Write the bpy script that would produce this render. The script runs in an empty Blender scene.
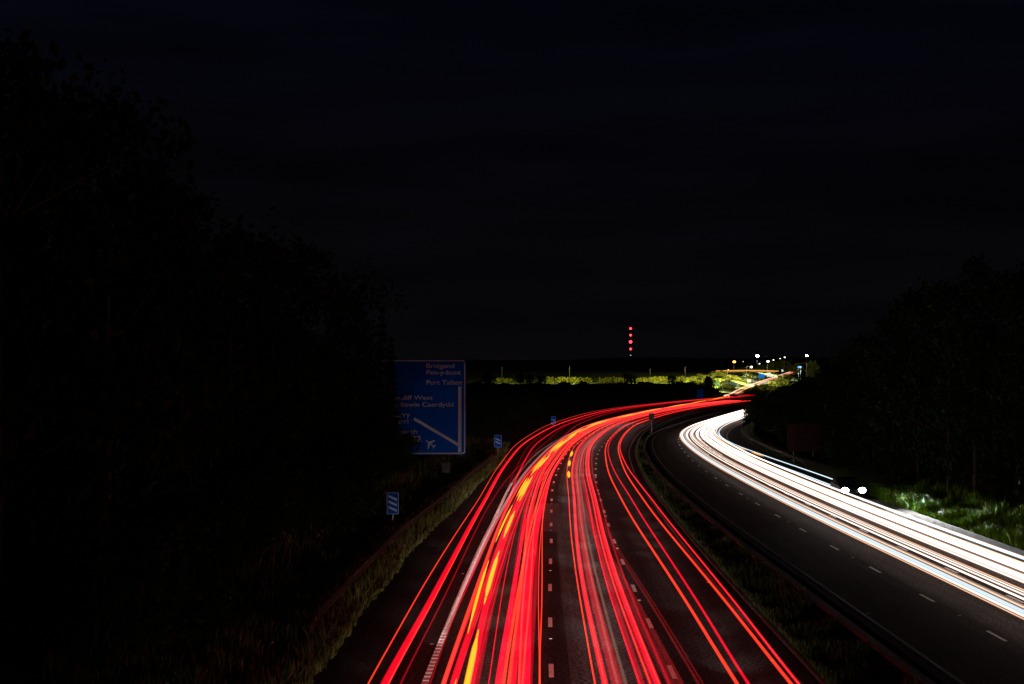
import bpy, bmesh, math, random
import numpy as np
from mathutils import Vector, Matrix, Euler
R_ = math.radians
sc = bpy.context.scene
COL = sc.collection
random.seed(7)

# ------------------------------------------------------------------ camera
CAM_H = 9.1
cd = bpy.data.cameras.new('camera'); cam = bpy.data.objects.new('camera', cd); COL.objects.link(cam)
cd.sensor_width = 36.0; cd.lens = 50.0; cd.clip_start = 0.1; cd.clip_end = 12000
cam.location = (0, 0, CAM_H); cam.rotation_euler = (R_(90) + math.atan(33 / 1422), 0, 0)
sc.camera = cam

# ------------------------------------------------------------------ night sky
w = bpy.data.worlds.new('World'); sc.world = w; w.use_nodes = True
nt = w.node_tree; nt.nodes.clear()
N = nt.nodes.new; L = nt.links.new
out = N('ShaderNodeOutputWorld'); bg = N('ShaderNodeBackground')
tc = N('ShaderNodeTexCoord'); sep = N('ShaderNodeSeparateXYZ'); L(tc.outputs['Generated'], sep.inputs[0])
ramp = N('ShaderNodeValToRGB'); L(sep.outputs['Z'], ramp.inputs[0])
e = ramp.color_ramp.elements
e[0].position = 0.0; e[0].color = (0.0018, 0.0015, 0.0021, 1)
e[1].position = 0.32; e[1].color = (0.0008, 0.0013, 0.0044, 1)
m_ = e.new(0.12); m_.color = (0.0013, 0.0012, 0.0021, 1)
mp = N('ShaderNodeMapping'); mp.inputs['Scale'].default_value = (2.2, 2.2, 16); L(tc.outputs['Generated'], mp.inputs[0])
nz = N('ShaderNodeTexNoise'); nz.inputs['Scale'].default_value = 2.2; nz.inputs['Detail'].default_value = 5; L(mp.outputs[0], nz.inputs['Vector'])
cr = N('ShaderNodeMapRange'); L(nz.outputs['Fac'], cr.inputs[0])
cr.inputs[1].default_value = 0.3; cr.inputs[2].default_value = 0.75; cr.inputs[3].default_value = 0.62; cr.inputs[4].default_value = 1.5
mul = N('ShaderNodeMixRGB'); mul.blend_type = 'MULTIPLY'; mul.inputs[0].default_value = 1
L(ramp.outputs[0], mul.inputs[1]); L(cr.outputs[0], mul.inputs[2])
sky = N('ShaderNodeTexSky'); sky.sky_type = 'NISHITA'; sky.sun_disc = False
sky.sun_elevation = R_(-4); sky.sun_rotation = R_(-70)
sm = N('ShaderNodeMixRGB'); sm.blend_type = 'ADD'; sm.inputs[0].default_value = 0.002
L(mul.outputs[0], sm.inputs[1]); L(sky.outputs[0], sm.inputs[2])
L(sm.outputs[0], bg.inputs['Color']); bg.inputs['Strength'].default_value = 1.0
L(bg.outputs[0], out.inputs[0])

# ------------------------------------------------------------------ exposure / render
vs = sc.view_settings
sc.display_settings.display_device = 'sRGB'
vs.view_transform = 'Standard'; vs.look = 'None'; vs.exposure = 0; vs.gamma = 1; vs.use_curve_mapping = False
cy = sc.cycles
cy.use_denoising = True
cy.max_bounces = 4; cy.diffuse_bounces = 2; cy.glossy_bounces = 2; cy.transmission_bounces = 2
cy.transparent_max_bounces = 160
cy.caustics_reflective = False; cy.caustics_refractive = False
cy.sample_clamp_indirect = 3.0

# ------------------------------------------------------------------ curves of the road
def pch(P):
    x = np.array([p[0] for p in P], float); y = np.array([p[1] for p in P], float)
    h = np.diff(x); d = np.diff(y) / h
    if len(h) > 1:
        m = np.concatenate([[d[0]], (d[:-1] * h[1:] + d[1:] * h[:-1]) / (h[:-1] + h[1:]), [d[-1]]])
    else:
        m = np.array([d[0], d[0]])
    def f(t):
        i = int(np.clip(np.searchsorted(x, t) - 1, 0, len(h) - 1)); s = (t - x[i]) / h[i]
        if s > 1: return float(y[-1] + m[-1] * (t - x[-1]))
        if s < 0: return float(y[0] + m[0] * (t - x[0]))
        return float(y[i] * (2*s**3 - 3*s*s + 1) + m[i] * h[i] * (s**3 - 2*s*s + s) + y[i+1] * (-2*s**3 + 3*s*s) + m[i+1] * h[i] * (s**3 - s*s))
    return f
def lin(P):
    x = [p[0] for p in P]; y = [p[1] for p in P]
    return lambda t: float(np.interp(t, x, y))
xl = pch([(-60,3.9),(0,4.4),(43.7,4.9),(61,5.2),(78,5.6),(95,6.15),(122,7.2),(138,8.1),(168,10.2),(194.6,12.9),(240,18.8),(277,25.5),(330,36.8),(372,47.5),(411,59),(500,88),(562,111),(700,168)])
xr = pch([(-60,13.2),(0,13.2),(42,13.3),(62,13.4),(78,13.45),(95,13.65),(115,14.1),(135,14.8),(164,16.5),(209,21.0),(240,26.4),(270,33.0),(330,47.2),(372,58),(411,69),(500,97),(562,117),(700,174)])
u_left = lin([(-60,-10.9),(42,-10.9),(77,-10.7),(100,-10),(150,-9.6),(185,-12.3),(241,-14.3),(332,-19.3),(454,-21),(562,-21.5),(700,-21.5)])
w_right = lin([(-60,13.2),(100,13.0),(150,13.2),(270,11.6),(700,11.6)])
z_bank = lin([(540,0),(560,0),(600,2.6),(650,5.6),(700,8),(760,10.2),(800,11),(900,11.3),(6000,11.3)])
ramp_x = pch([(500,66),(540,80),(560,86),(620,100),(700,123),(780,146),(850,167),(900,182)])
ramp_z = lin([(540,0),(560,.3),(620,1.8),(700,4.9),(780,7.3),(850,9.9),(900,11.2)])
def sst(a, b, t):
    t = min(1, max(0, (t - a) / (b - a))); return t * t * (3 - 2 * t)
def ground_z(x, y):
    L0 = xl(min(y, 700)) + (max(0, y - 700) * .41); u = x - L0
    le = u_left(y); r0 = xr(min(y, 700)) + (max(0, y - 700) * .41); re = r0 - L0 + w_right(y)
    z = -0.05
    if u < le - 1.0:
        t = le - 1.0 - u
        z += 0.16 * min(t, 4) + 0.28 * max(0, min(t - 4, 9))
    elif u > re + 0.6:
        t = u - re - 0.6
        z += 0.22 * min(t, 3) + 0.32 * max(0, min(t - 3, 8))
    elif 4.3 < u < r0 - L0 - 1.0:
        c = (u - 4.3) / max(.5, r0 - L0 - 1.0 - 4.3)
        z -= 0.18 * math.sin(math.pi * c) - 0.04
    if y > 540:
        rx = ramp_x(min(y, 900)); zr = ramp_z(y); zl = z_bank(y)
        d = x - rx
        if d < -3.5: far = zr + (zl - zr) * sst(-3.5, -16, d) if zl > zr else zr
        elif d < 3.5: far = zr
        else: far = zr * (1 - sst(3.5, 26, d))
        if d > 26: far = 0
        k = sst(540, 575, y)
        z = z * (1 - k) * (0 if abs(d) < 4 else 1) + far - (.12 if abs(d) < 4.5 else 0)
    return z

# ------------------------------------------------------------------ materials
MATS = {}
def nmat(name):
    m = bpy.data.materials.new(name); m.use_nodes = True; return m, m.node_tree
def pbr(name, col, rough=.7, metal=0, var=0.0, scale=6.0, bump=0.0, spec=.5):
    if name in MATS: return MATS[name]
    m, t = nmat(name); b = t.nodes['Principled BSDF']
    b.inputs['Roughness'].default_value = rough; b.inputs['Metallic'].default_value = metal
    b.inputs['Specular IOR Level'].default_value = spec
    b.inputs['Base Color'].default_value = (*col, 1)
    if var or bump:
        c = t.nodes.new('ShaderNodeTexCoord'); n = t.nodes.new('ShaderNodeTexNoise')
        n.inputs['Scale'].default_value = scale; n.inputs['Detail'].default_value = 6
        t.links.new(c.outputs['Object'], n.inputs['Vector'])
        r = t.nodes.new('ShaderNodeValToRGB'); t.links.new(n.outputs['Fac'], r.inputs[0])
        r.color_ramp.elements[0].position = .3; r.color_ramp.elements[1].position = .72
        r.color_ramp.elements[0].color = (*[v * (1 - var) for v in col], 1); r.color_ramp.elements[1].color = (*[min(1, v * (1 + var)) for v in col], 1)
        t.links.new(r.outputs[0], b.inputs['Base Color'])
        if bump:
            bp = t.nodes.new('ShaderNodeBump'); bp.inputs['Strength'].default_value = bump; bp.inputs['Distance'].default_value = .02
            t.links.new(n.outputs['Fac'], bp.inputs['Height']); t.links.new(bp.outputs[0], b.inputs['Normal'])
    MATS[name] = m; return m
def leaf(name, c0, c1, yellow=None):
    if name in MATS: return MATS[name]
    m, t = nmat(name); b = t.nodes['Principled BSDF']; b.inputs['Roughness'].default_value = .8; b.inputs['Specular IOR Level'].default_value = .06
    g = t.nodes.new('ShaderNodeNewGeometry'); r = t.nodes.new('ShaderNodeValToRGB')
    t.links.new(g.outputs['Random Per Island'], r.inputs[0])
    r.color_ramp.elements[0].color = (*c0, 1); r.color_ramp.elements[1].color = (*c1, 1)
    if yellow:
        q = r.color_ramp.elements.new(.8); q.color = (*yellow, 1)
    t.links.new(r.outputs[0], b.inputs['Base Color'])
    MATS[name] = m; return m
def emit(name, col, s):
    if name in MATS: return MATS[name]
    m, t = nmat(name); t.nodes.clear()
    o = t.nodes.new('ShaderNodeOutputMaterial'); em = t.nodes.new('ShaderNodeEmission')
    em.inputs[0].default_value = (*col, 1); em.inputs[1].default_value = s
    t.links.new(em.outputs[0], o.inputs[0]); MATS[name] = m; return m
def glow(name, col, s, p=1.25):
    """column of light left in the air along a lamp's path: it shines, hides nothing behind it, and is
    brightest through its thick middle (brightness follows the length of the line of sight inside the column)"""
    if name in MATS: return MATS[name]
    m, t = nmat(name); t.nodes.clear(); n = t.nodes.new; l = t.links.new
    o = n('ShaderNodeOutputMaterial'); em = n('ShaderNodeEmission'); tr = n('ShaderNodeBsdfTransparent'); ad = n('ShaderNodeAddShader')
    g = n('ShaderNodeNewGeometry'); at_ = n('ShaderNodeAttribute'); at_.attribute_name = 'axis'
    d = n('ShaderNodeVectorMath'); d.operation = 'DOT_PRODUCT'; l(g.outputs['Normal'], d.inputs[0]); l(g.outputs['Incoming'], d.inputs[1])
    ab_ = n('ShaderNodeMath'); ab_.operation = 'ABSOLUTE'; l(d.outputs['Value'], ab_.inputs[0])
    c = n('ShaderNodeVectorMath'); c.operation = 'CROSS_PRODUCT'; l(at_.outputs['Vector'], c.inputs[0]); l(g.outputs['Incoming'], c.inputs[1])
    ln = n('ShaderNodeVectorMath'); ln.operation = 'LENGTH'; l(c.outputs['Vector'], ln.inputs[0])
    mx = n('ShaderNodeMath'); mx.operation = 'MAXIMUM'; mx.inputs[1].default_value = .02; l(ln.outputs['Value'], mx.inputs[0])
    dv = n('ShaderNodeMath'); dv.operation = 'DIVIDE'; dv.use_clamp = True; l(ab_.outputs[0], dv.inputs[0]); l(mx.outputs[0], dv.inputs[1])
    pw = n('ShaderNodeMath'); pw.operation = 'POWER'; pw.inputs[1].default_value = p; l(dv.outputs[0], pw.inputs[0])
    ml = n('ShaderNodeMath'); ml.operation = 'MULTIPLY'; ml.inputs[1].default_value = s * .68; l(pw.outputs[0], ml.inputs[0])
    em.inputs[0].default_value = (*col, 1); l(ml.outputs[0], em.inputs[1])
    l(em.outputs[0], ad.inputs[0]); l(tr.outputs[0], ad.inputs[1]); l(ad.outputs[0], o.inputs[0])
    MATS[name] = m; return m

def asphalt(name, base, bands, tint=(1.02, 1, .98)):
    m, t = nmat(name); b = t.nodes['Principled BSDF']; b.inputs['Roughness'].default_value = .97; b.inputs['Specular IOR Level'].default_value = .06
    uv = t.nodes.new('ShaderNodeUVMap'); uv.uv_map = 'UVMap'; s = t.nodes.new('ShaderNodeSeparateXYZ'); t.links.new(uv.outputs[0], s.inputs[0])
    mr = t.nodes.new('ShaderNodeMapRange'); mr.inputs[1].default_value = -25; mr.inputs[2].default_value = 15
    t.links.new(s.outputs[0], mr.inputs[0])
    r = t.nodes.new('ShaderNodeValToRGB'); r.color_ramp.interpolation = 'CONSTANT'; t.links.new(mr.outputs[0], r.inputs[0])
    el = r.color_ramp.elements
    while len(el) > 1: el.remove(el[-1])
    el[0].position = 0; el[0].color = tuple(bands[0][1] * c for c in tint) + (1,)
    for u0, v in bands[1:]:
        q = el.new((u0 + 25) / 40); q.color = tuple(v * c for c in tint) + (1,)
    c = t.nodes.new('ShaderNodeTexCoord')
    n1 = t.nodes.new('ShaderNodeTexNoise'); n1.inputs['Scale'].default_value = .35; n1.inputs['Detail'].default_value = 6; t.links.new(c.outputs['Object'], n1.inputs['Vector'])
    n2 = t.nodes.new('ShaderNodeTexNoise'); n2.inputs['Scale'].default_value = 8.5; n2.inputs['Detail'].default_value = 3; t.links.new(c.outputs['Object'], n2.inputs['Vector'])
    vo = t.nodes.new('ShaderNodeTexVoronoi'); vo.inputs['Scale'].default_value = 9; t.links.new(c.outputs['Object'], vo.inputs['Vector'])
    def rng(sock, a, b_, lo, hi):
        q = t.nodes.new('ShaderNodeMapRange'); q.inputs[1].default_value = a; q.inputs[2].default_value = b_; q.inputs[3].default_value = lo; q.inputs[4].default_value = hi
        t.links.new(sock, q.inputs[0]); return q.outputs[0]
    mp = t.nodes.new('ShaderNodeMapping'); mp.inputs['Scale'].default_value = (1.6, .02, 1); t.links.new(uv.outputs[0], mp.inputs[0])
    n3 = t.nodes.new('ShaderNodeTexNoise'); n3.inputs['Scale'].default_value = 1.0; n3.inputs['Detail'].default_value = 4; t.links.new(mp.outputs[0], n3.inputs['Vector'])
    def mulp(a, b_):
        q = t.nodes.new('ShaderNodeMath'); q.operation = 'MULTIPLY'; t.links.new(a, q.inputs[0]); t.links.new(b_, q.inputs[1]); return q.outputs[0]
    f = mulp(mulp(rng(n1.outputs['Fac'], .3, .7, .82, 1.15), rng(n2.outputs['Fac'], .36, .68, .25, 2.3)), rng(n3.outputs['Fac'], .3, .7, .6, 1.4))
    mx = t.nodes.new('ShaderNodeMixRGB'); mx.blend_type = 'MULTIPLY'; mx.inputs[0].default_value = 1
    t.links.new(r.outputs[0], mx.inputs[1]); t.links.new(f, mx.inputs[2]); t.links.new(mx.outputs[0], b.inputs['Base Color'])
    bp = t.nodes.new('ShaderNodeBump'); bp.inputs['Strength'].default_value = .6; bp.inputs['Distance'].default_value = .02
    t.links.new(n2.outputs['Fac'], bp.inputs['Height']); t.links.new(bp.outputs[0], b.inputs['Normal'])
    return m

M_GRASSGROUND = pbr('verge_soil', (.032, .052, .012), .95, 0, .5, .4, .4, .1)
M_STEEL = pbr('galvanised_steel', (.25, .26, .27), .6, .3, .25, 3)
M_RAIL = pbr('dark_rail_steel', (.012, .014, .012), .95, 0, .5, 1.3)  # near-black base with mottled tone
M_POLE = pbr('lamp_column_paint', (.005, .0055, .005), .95, 0, .3, 1.5, 0, .1)
M_DARKSTEEL = pbr('painted_grey_steel', (.16, .165, .17), .55, .2, .2, 4)
M_WHITE = pbr('white_marking_paint', (.62, .61, .58), .6, 0, .3, 9)
M_WORN = pbr('worn_marking_paint', (.22, .21, .2), .65, 0, .5, 7)
M_CONC = pbr('weathered_concrete', (.09, .088, .08), .85, 0, .4, 2.5, .3)
M_BARK = pbr('bark', (.022, .02, .016), .9, 0, .4, 5, .3)
M_BLUE = pbr('blue_sign_sheeting', (.001, .075, .46), .7, 0, .12, .9, 0, .04)
M_SIGNWHITE = pbr('white_sign_sheeting', (.36, .46, .55), .7, 0, .1, 1.2, 0, .04)
M_GREYBACK = pbr('aluminium_sign_back', (.3, .28, .27), .55, .3, .2, 2)
LEAVES = [leaf('leaf_dark', (.006, .016, .005), (.014, .036, .010)), leaf('leaf_mid', (.008, .02, .006), (.018, .045, .012)), leaf('needle_dark', (.006, .016, .007), (.012, .03, .012))]

# ------------------------------------------------------------------ mesh helpers
def link(o, parent=None):
    COL.objects.link(o)
    if parent: o.parent = parent
    return o
def mobj(name, verts, faces, mat, parent=None, smooth=False, loc=None):
    me = bpy.data.meshes.new(name); me.from_pydata([tuple(v) for v in verts], [], faces); me.update()
    if mat: me.materials.append(mat)
    if smooth: me.polygons.foreach_set('use_smooth', [True] * len(me.polygons))
    o = bpy.data.objects.new(name, me); link(o, parent)
    if loc: o.location = loc
    return o
def bmo(name, bm, mat, parent=None, loc=None, smooth=False):
    me = bpy.data.meshes.new(name); bm.to_mesh(me); bm.free()
    if mat: me.materials.append(mat)
    if smooth: me.polygons.foreach_set('use_smooth', [True] * len(me.polygons))
    o = bpy.data.objects.new(name, me); link(o, parent)
    if loc: o.location = loc
    return o
def tag(o, label=None, cat=None, group=None, kind=None):
    if label: o['label'] = label
    if cat: o['category'] = cat
    if group: o['group'] = group
    if kind: o['kind'] = kind
    return o
def root(name, loc, label, cat, group=None, rz=0):
    o = bpy.data.objects.new(name, None); o.empty_display_size = .3; COL.objects.link(o)
    o.location = loc; o.rotation_euler = (0, 0, rz)
    return tag(o, label, cat, group)
def box(bm, c, s, rot=None, bev=0):
    r = bmesh.ops.create_cube(bm, size=1); vs_ = r['verts']
    bmesh.ops.scale(bm, vec=s, verts=vs_)
    if bev:
        es = list({ed for v in vs_ for ed in v.link_edges})
        rb = bmesh.ops.bevel(bm, geom=es, offset=bev, segments=2, affect='EDGES', profile=.6)
        vs_ = list({v for f in rb['faces'] for v in f.verts} | {v for v in vs_ if v.is_valid})
        vs_ = [v for v in vs_ if v.is_valid]
    if rot is not None: bmesh.ops.rotate(bm, cent=(0, 0, 0), matrix=rot, verts=vs_)
    bmesh.ops.translate(bm, vec=c, verts=vs_)
def cyl(bm, a, b, r0, r1=None, n=10):
    a = Vector(a); b = Vector(b); r1 = r0 if r1 is None else r1
    d = b - a; q = d.to_track_quat('Z', 'Y').to_matrix().to_4x4()
    bmesh.ops.create_cone(bm, cap_ends=True, segments=n, radius1=r0, radius2=r1, depth=d.length, matrix=Matrix.Translation((a + b) / 2) @ q)
def ball(bm, c, s, n=12):
    r = bmesh.ops.create_uvsphere(bm, u_segments=n, v_segments=max(6, n // 2), radius=1)
    bmesh.ops.scale(bm, vec=s, verts=r['verts']); bmesh.ops.translate(bm, vec=c, verts=r['verts'])
def copy_tree(o, parent=None):
    c = o.copy(); COL.objects.link(c); c.parent = parent
    for ch in list(o.children): copy_tree(ch, c)
    return c
def stations(a, b):
    s = []; y = a
    while y < b:
        s.append(y); y += 1.5 if y < 60 else (3 if y < 200 else 6)
    s.append(b); return s

# ------------------------------------------------------------------ ground and hills
US = [-900, -600, -420, -300, -220, -160, -120, -90, -70, -55, -45, -38, -33, -28, -25, -22.5, -20, -18, -16, -14, -12.5, -11.5, -10.5, -9, -6, -3, 0, 3, 4.3, 5, 5.8, 6.6, 7.4, 8.2, 9, 11, 14, 17, 19, 20.5, 21.5, 22.5, 24, 26, 28, 31, 35, 40, 46, 54, 65, 80, 105, 140, 190, 260, 360, 520, 760, 1100]
YS = [-120, -60, -30] + [i * 4 for i in range(0, 80)] + [320 + 10 * i for i in range(0, 22)] + [540 + 8 * i for i in range(0, 48)] + [940, 1000, 1100, 1300, 1700, 2300, 3200, 4500, 6500]
def axis(y): return xl(min(y, 700)) + max(0, min(y, 1000) - 700) * .41
V = []; F = []
rg = random.Random(3)
for y in YS:
    for u in US:
        x = axis(y) + u; z = ground_z(x, y)
        if u < -14 or u > 25: z += rg.uniform(-.12, .12)
        V.append((x, y, z))
nu = len(US)
for j in range(len(YS) - 1):
    for i in range(nu - 1):
        a = j * nu + i; F.append((a, a + 1, a + 1 + nu, a + nu))
g = mobj('ground', V, F, M_GRASSGROUND, smooth=True); tag(g, kind='structure')
hv = []; hf = []; hx = list(range(-900, 1700, 20)); hy = [1200, 1300, 1420, 1550, 1700, 1900, 2200]
prof = [0, .3, .75, 1, .9, .6, 0]
ph = [rg.uniform(0, 6) for _ in range(6)]
for j, y in enumerate(hy):
    for x in hx:
        h = 18 + 2.2 * math.sin(x / 210 + ph[0]) + 1.3 * math.sin(x / 83 + ph[1]) + .7 * math.sin(x / 31 + ph[2]) + .9 * rg.random()
        hv.append((x, y, 10 + h * prof[j]))
for j in range(len(hy) - 1):
    for i in range(len(hx) - 1):
        a = j * len(hx) + i; hf.append((a, a + 1, a + 1 + len(hx), a + len(hx)))
h = mobj('hills', hv, hf, pbr('wooded_hill', (.03, .04, .02), .95, 0, .5, .05), smooth=True); tag(h, kind='structure')

# ------------------------------------------------------------------ roads
def sheet(name, ua, ub, y0, y1, z, mat, axisf=xl, cols=1, zf=None):
    v = []; f = []; ys = stations(y0, y1); uvs = []
    for y in ys:
        a = ua(y) if callable(ua) else ua; b = ub(y) if callable(ub) else ub
        for k in range(cols + 1):
            u = a + (b - a) * k / cols
            v.append((axisf(y) + u, y, (zf(y) if zf else 0) + z)); uvs.append((u, y))
    n = cols + 1
    for j in range(len(ys) - 1):
        for k in range(cols):
            a = j * n + k; f.append((a, a + 1, a + 1 + n, a + n))
    o = mobj(name, v, f, mat)
    uvl = o.data.uv_layers.new(name='UVMap')
    for lp in o.data.loops: uvl.data[lp.index].uv = uvs[lp.vertex_index]
    return o
A_L = asphalt('asphalt_near', .05, [(-25, .024), (-7.25, .031), (-4.15, .018), (-3.2, .044), (-.3, .033), (.3, .031), (3.9, .024)])
A_R = asphalt('asphalt_far', .05, [(-25, .024), (0, .028), (3.3, .021), (3.7, .03), (6.8, .022), (7.2, .03), (10.4, .016)], (1.3, 1.0, .88))
tag(sheet('motorway_carriageway', u_left, 4.2, -100, 660, .0, A_L), kind='structure')
tag(sheet('oncoming_carriageway', -.5, w_right, -100, 660, .0, A_R, axisf=xr), kind='structure')
tag(sheet('slip_road', -3.2, 3.2, 545, 900, .02, pbr('slip_asphalt', (.09, .085, .08), .8, 0, .3, 1), axisf=ramp_x, zf=ramp_z), kind='structure')
# dark patch of newer asphalt around the first lane line
pv = []
tag(sheet('asphalt_patch', -4.75, -3.0, 83, 101, .004, pbr('new_asphalt', (.010, .010, .011), .75, 0, .3, 12, .3)), kind='structure')

def marks(name, items, mat, axisf, z=.009):
    v = []; f = []
    for u, wd, y0, y1 in items:
        ys = [y0] if y1 - y0 < 4 else stations(y0, y1)[:-1]
        ys = ys + [y1]
        for i in range(len(ys) - 1):
            k = len(v)
            for yy, s in ((ys[i], -1), (ys[i], 1), (ys[i+1], 1), (ys[i+1], -1)):
                uu = u(yy) if callable(u) else u
                v.append((axisf(yy) + uu + s * wd / 2, yy, z))
            f.append((k, k + 1, k + 2, k + 3))
    return tag(mobj(name, v, f, mat), kind='structure')
u1 = lin([(0, -3.72), (44, -3.70), (78, -3.45), (110, -3.6), (700, -3.6)])
ue = lin([(0, -7.5), (42, -7.45), (87, -7.1), (700, -7.1)])
it = []
y = 43.0 - 8.55 * 6
while y < 420: it.append((u1, .15, y, y + 2.0)); y += 8.55
y = 42.8 - 8.55 * 6
while y < 420: it.append((0, .15, y, y + 2.0)); y += 8.55
marks('lane_line_marking', it, M_WHITE, xl)
marks('right_edge_line', [(3.62, .15, -60, 520)], M_WORN, xl)
# ribbed edge line on the left: solid base with a raised rib every 0.5 m
marks('left_edge_line', [(ue, .2, -60, 520)], M_WHITE, xl)
bm = bmesh.new(); y = 36
while y < 120:
    box(bm, (xl(y) + ue(y), y, .017), (.2, .22, .014)); y += .55
tag(bmo('edge_line_rib', bm, M_WHITE), kind='structure')
it = []
y = 48.8 - 8.45 * 6
while y < 420: it.append((3.55, .13, y, y + 2.0)); y += 8.45
y = 57 - 8.45 * 7
while y < 420: it.append((7.05, .13, y, y + 2.0)); y += 8.45
marks('oncoming_lane_line_marking', it, M_WHITE, xr)
marks('oncoming_edge_line', [(.0, .13, -60, 520), (lambda y: min(10.55, w_right(y) - .7), .15, -60, 520)], M_WORN, xr)
# kerb and drain along the central reserve
def kerb(name, u, wd, h, y0, y1, mat, axisf):
    ys = stations(y0, y1); v = []; f = []
    for yy in ys:
        x = axisf(yy) + u
        v += [(x - wd/2, yy, -.1), (x - wd/2, yy, h), (x + wd/2, yy, h), (x + wd/2, yy, -.1)]
    for j in range(len(ys) - 1):
        for k in range(3):
            a = j * 4 + k; f.append((a, a + 1, a + 5, a + 4))
    f.append((0, 1, 2, 3)); n = len(v); f.append((n - 1, n - 2, n - 3, n - 4))
    return tag(mobj(name, v, f, mat), kind='structure')
kerb('drain_kerb', -1.05, .32, .06, -60, 420, M_CONC, xr)
kerb('reserve_kerb', 4.32, .12, .05, -60, 420, M_CONC, xl)

# ------------------------------------------------------------------ safety barriers
def barrier(label, axisf, u, y0, y1, side, group='steel safety barriers'):
    y_ = y0; x_ = axisf(y0) + (u(y0) if callable(u) else u)
    r = root('crash_barrier', (x_, y_, ground_z(x_, y_)), label, 'barrier', group)
    ox, oy, oz = r.location
    ys = []; yy = y0
    while yy <= y1: ys.append(yy); yy += 1.5 if yy < 150 else 4
    prof = [(0, .42), (.045, .46), (.045, .53), (0, .565), (0, .6), (.045, .635), (.045, .70), (0, .74)]
    v = []; f = []
    for i, yy in enumerate(ys):
        x = axisf(yy) + (u(yy) if callable(u) else u); dz = -.5 if i == 0 else (-.22 if i == 1 else 0)
        for px, pz in prof: v.append((x + side * px - ox, yy - oy, pz + dz - oz))
    n = len(prof)
    for j in range(len(ys) - 1):
        for k in range(n - 1):
            a = j * n + k; f.append((a, a + 1, a + n + 1, a + n))
    rail = mobj('rail', v, f, M_RAIL, r)
    sol = rail.modifiers.new('thickness', 'SOLIDIFY'); sol.thickness = .006
    bm = bmesh.new(); box(bm, (0, 0, .25), (.08, .05, 1.0)); me = bpy.data.meshes.new('post'); bm.to_mesh(me); bm.free(); me.materials.append(M_RAIL)
    yy = y0 + 3; c = 0
    while yy < y1 and c < 90:
        x = axisf(yy) + (u(yy) if callable(u) else u)
        p = bpy.data.objects.new('post', me); link(p, r); p.location = (x - side * .09 - ox, yy - oy, -oz + .0)
        yy += 3.2 if yy < 150 else 5; c += 1
    return r
barrier('galvanised guard rail along the left grass verge beside the hard shoulder', xl, lambda y: u_left(y) - 1.05, 48, 175, 1)
barrier('low guard rail curving along the right verge in front of the dark shrubs', xr, lambda y: w_right(y) + .5, 138, 275, -1)
barrier('guard rail in the central reserve starting by the small square sign', xl, 5.1, 222, 420, -1)

# ------------------------------------------------------------------ vegetation builders
def leaf_quads(rg, centres, per, spread, size, squash=.8):
    v = []; f = []
    for (c, r) in centres:
        for _ in range(per):
            d = Vector((rg.gauss(0, 1), rg.gauss(0, 1), rg.gauss(0, 1) * squash)); d.normalize()
            p = Vector(c) + d * r * (rg.random() ** .45) * spread
            s = size * rg.uniform(.6, 1.3)
            q = Euler((rg.uniform(0, 6.3), rg.uniform(0, 6.3), rg.uniform(0, 6.3))).to_matrix()
            k = len(v)
            for a, b in ((-.5, 0), (0, -.32), (.55, 0), (0, .32)): v.append(p + q @ Vector((a * s, b * s, .06 * s * (1 if a else -1))))
            f.append((k, k + 1, k + 2, k + 3))
    return v, f
def limbs(bm, rg, h, r, n, spread, base=.3):
    cyl(bm, (0, 0, -.4), (.1, .05, h * .55), r, r * .6, 9)
    cyl(bm, (.1, .05, h * .55), (.2, -.1, h * .92), r * .6, r * .15, 7)
    tips = []
    for i in range(n):
        z0 = h * rg.uniform(base, .75); a = rg.uniform(0, 6.28); l = spread * rg.uniform(.6, 1.05)
        tip = (math.cos(a) * l, math.sin(a) * l, z0 + l * rg.uniform(.5, .95))
        cyl(bm, (.1 * z0 / h, 0, z0), tip, r * .35, r * .08, 6); tips.append(tip)
    return tips
def make_broadleaf(seed, h, rad, mat, per=44, size=.42):
    rg = random.Random(seed); r = root('broadleaf_tree', (0, 0, 0), None, None)
    bm = bmesh.new(); tips = limbs(bm, rg, h, .24, 11, rad, .22); bmo('trunk', bm, M_BARK, r)
    cs = []
    for t in tips: cs.append((t, rad * rg.uniform(.3, .5)))
    for _ in range(70):
        z = rg.uniform(.12, .98); ww = math.sin(math.pi * min(1, (z * .82 + .16))) ** .7
        a = rg.uniform(0, 6.28); q = rad * ww * math.sqrt(rg.random())
        cs.append(((math.cos(a) * q, math.sin(a) * q, z * h), rad * rg.uniform(.18, .36)))
    v, f = leaf_quads(rg, cs, per, 1.0, size)
    mobj('crown', v, f, mat, r); return r
def make_conifer(seed, h, rad, mat):
    rg = random.Random(seed); r = root('conifer_tree', (0, 0, 0), None, None)
    bm = bmesh.new(); cyl(bm, (0, 0, -.4), (0, 0, h * .97), .2, .03, 8)
    cs = []; z = h * .1
    while z < h * .97:
        k = 1 - z / h; n = max(3, int(8 * k) + 2); a0 = rg.uniform(0, 6)
        for i in range(n):
            a = a0 + i * 6.283 / n + rg.uniform(-.2, .2); l = rad * (k ** .9) * rg.uniform(.75, 1.1) + .1
            tip = (math.cos(a) * l, math.sin(a) * l, z - l * .22)
            cyl(bm, (0, 0, z), tip, .035, .01, 4)
            for s in (.45, .75, 1): cs.append(((tip[0] * s, tip[1] * s, z - l * .22 * s), .32 + .25 * k))
        z += h * .045
    bmo('trunk', bm, M_BARK, r)
    v, f = leaf_quads(rg, cs, 9, 1.0, .38, .5); mobj('crown', v, f, mat, r); return r
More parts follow.
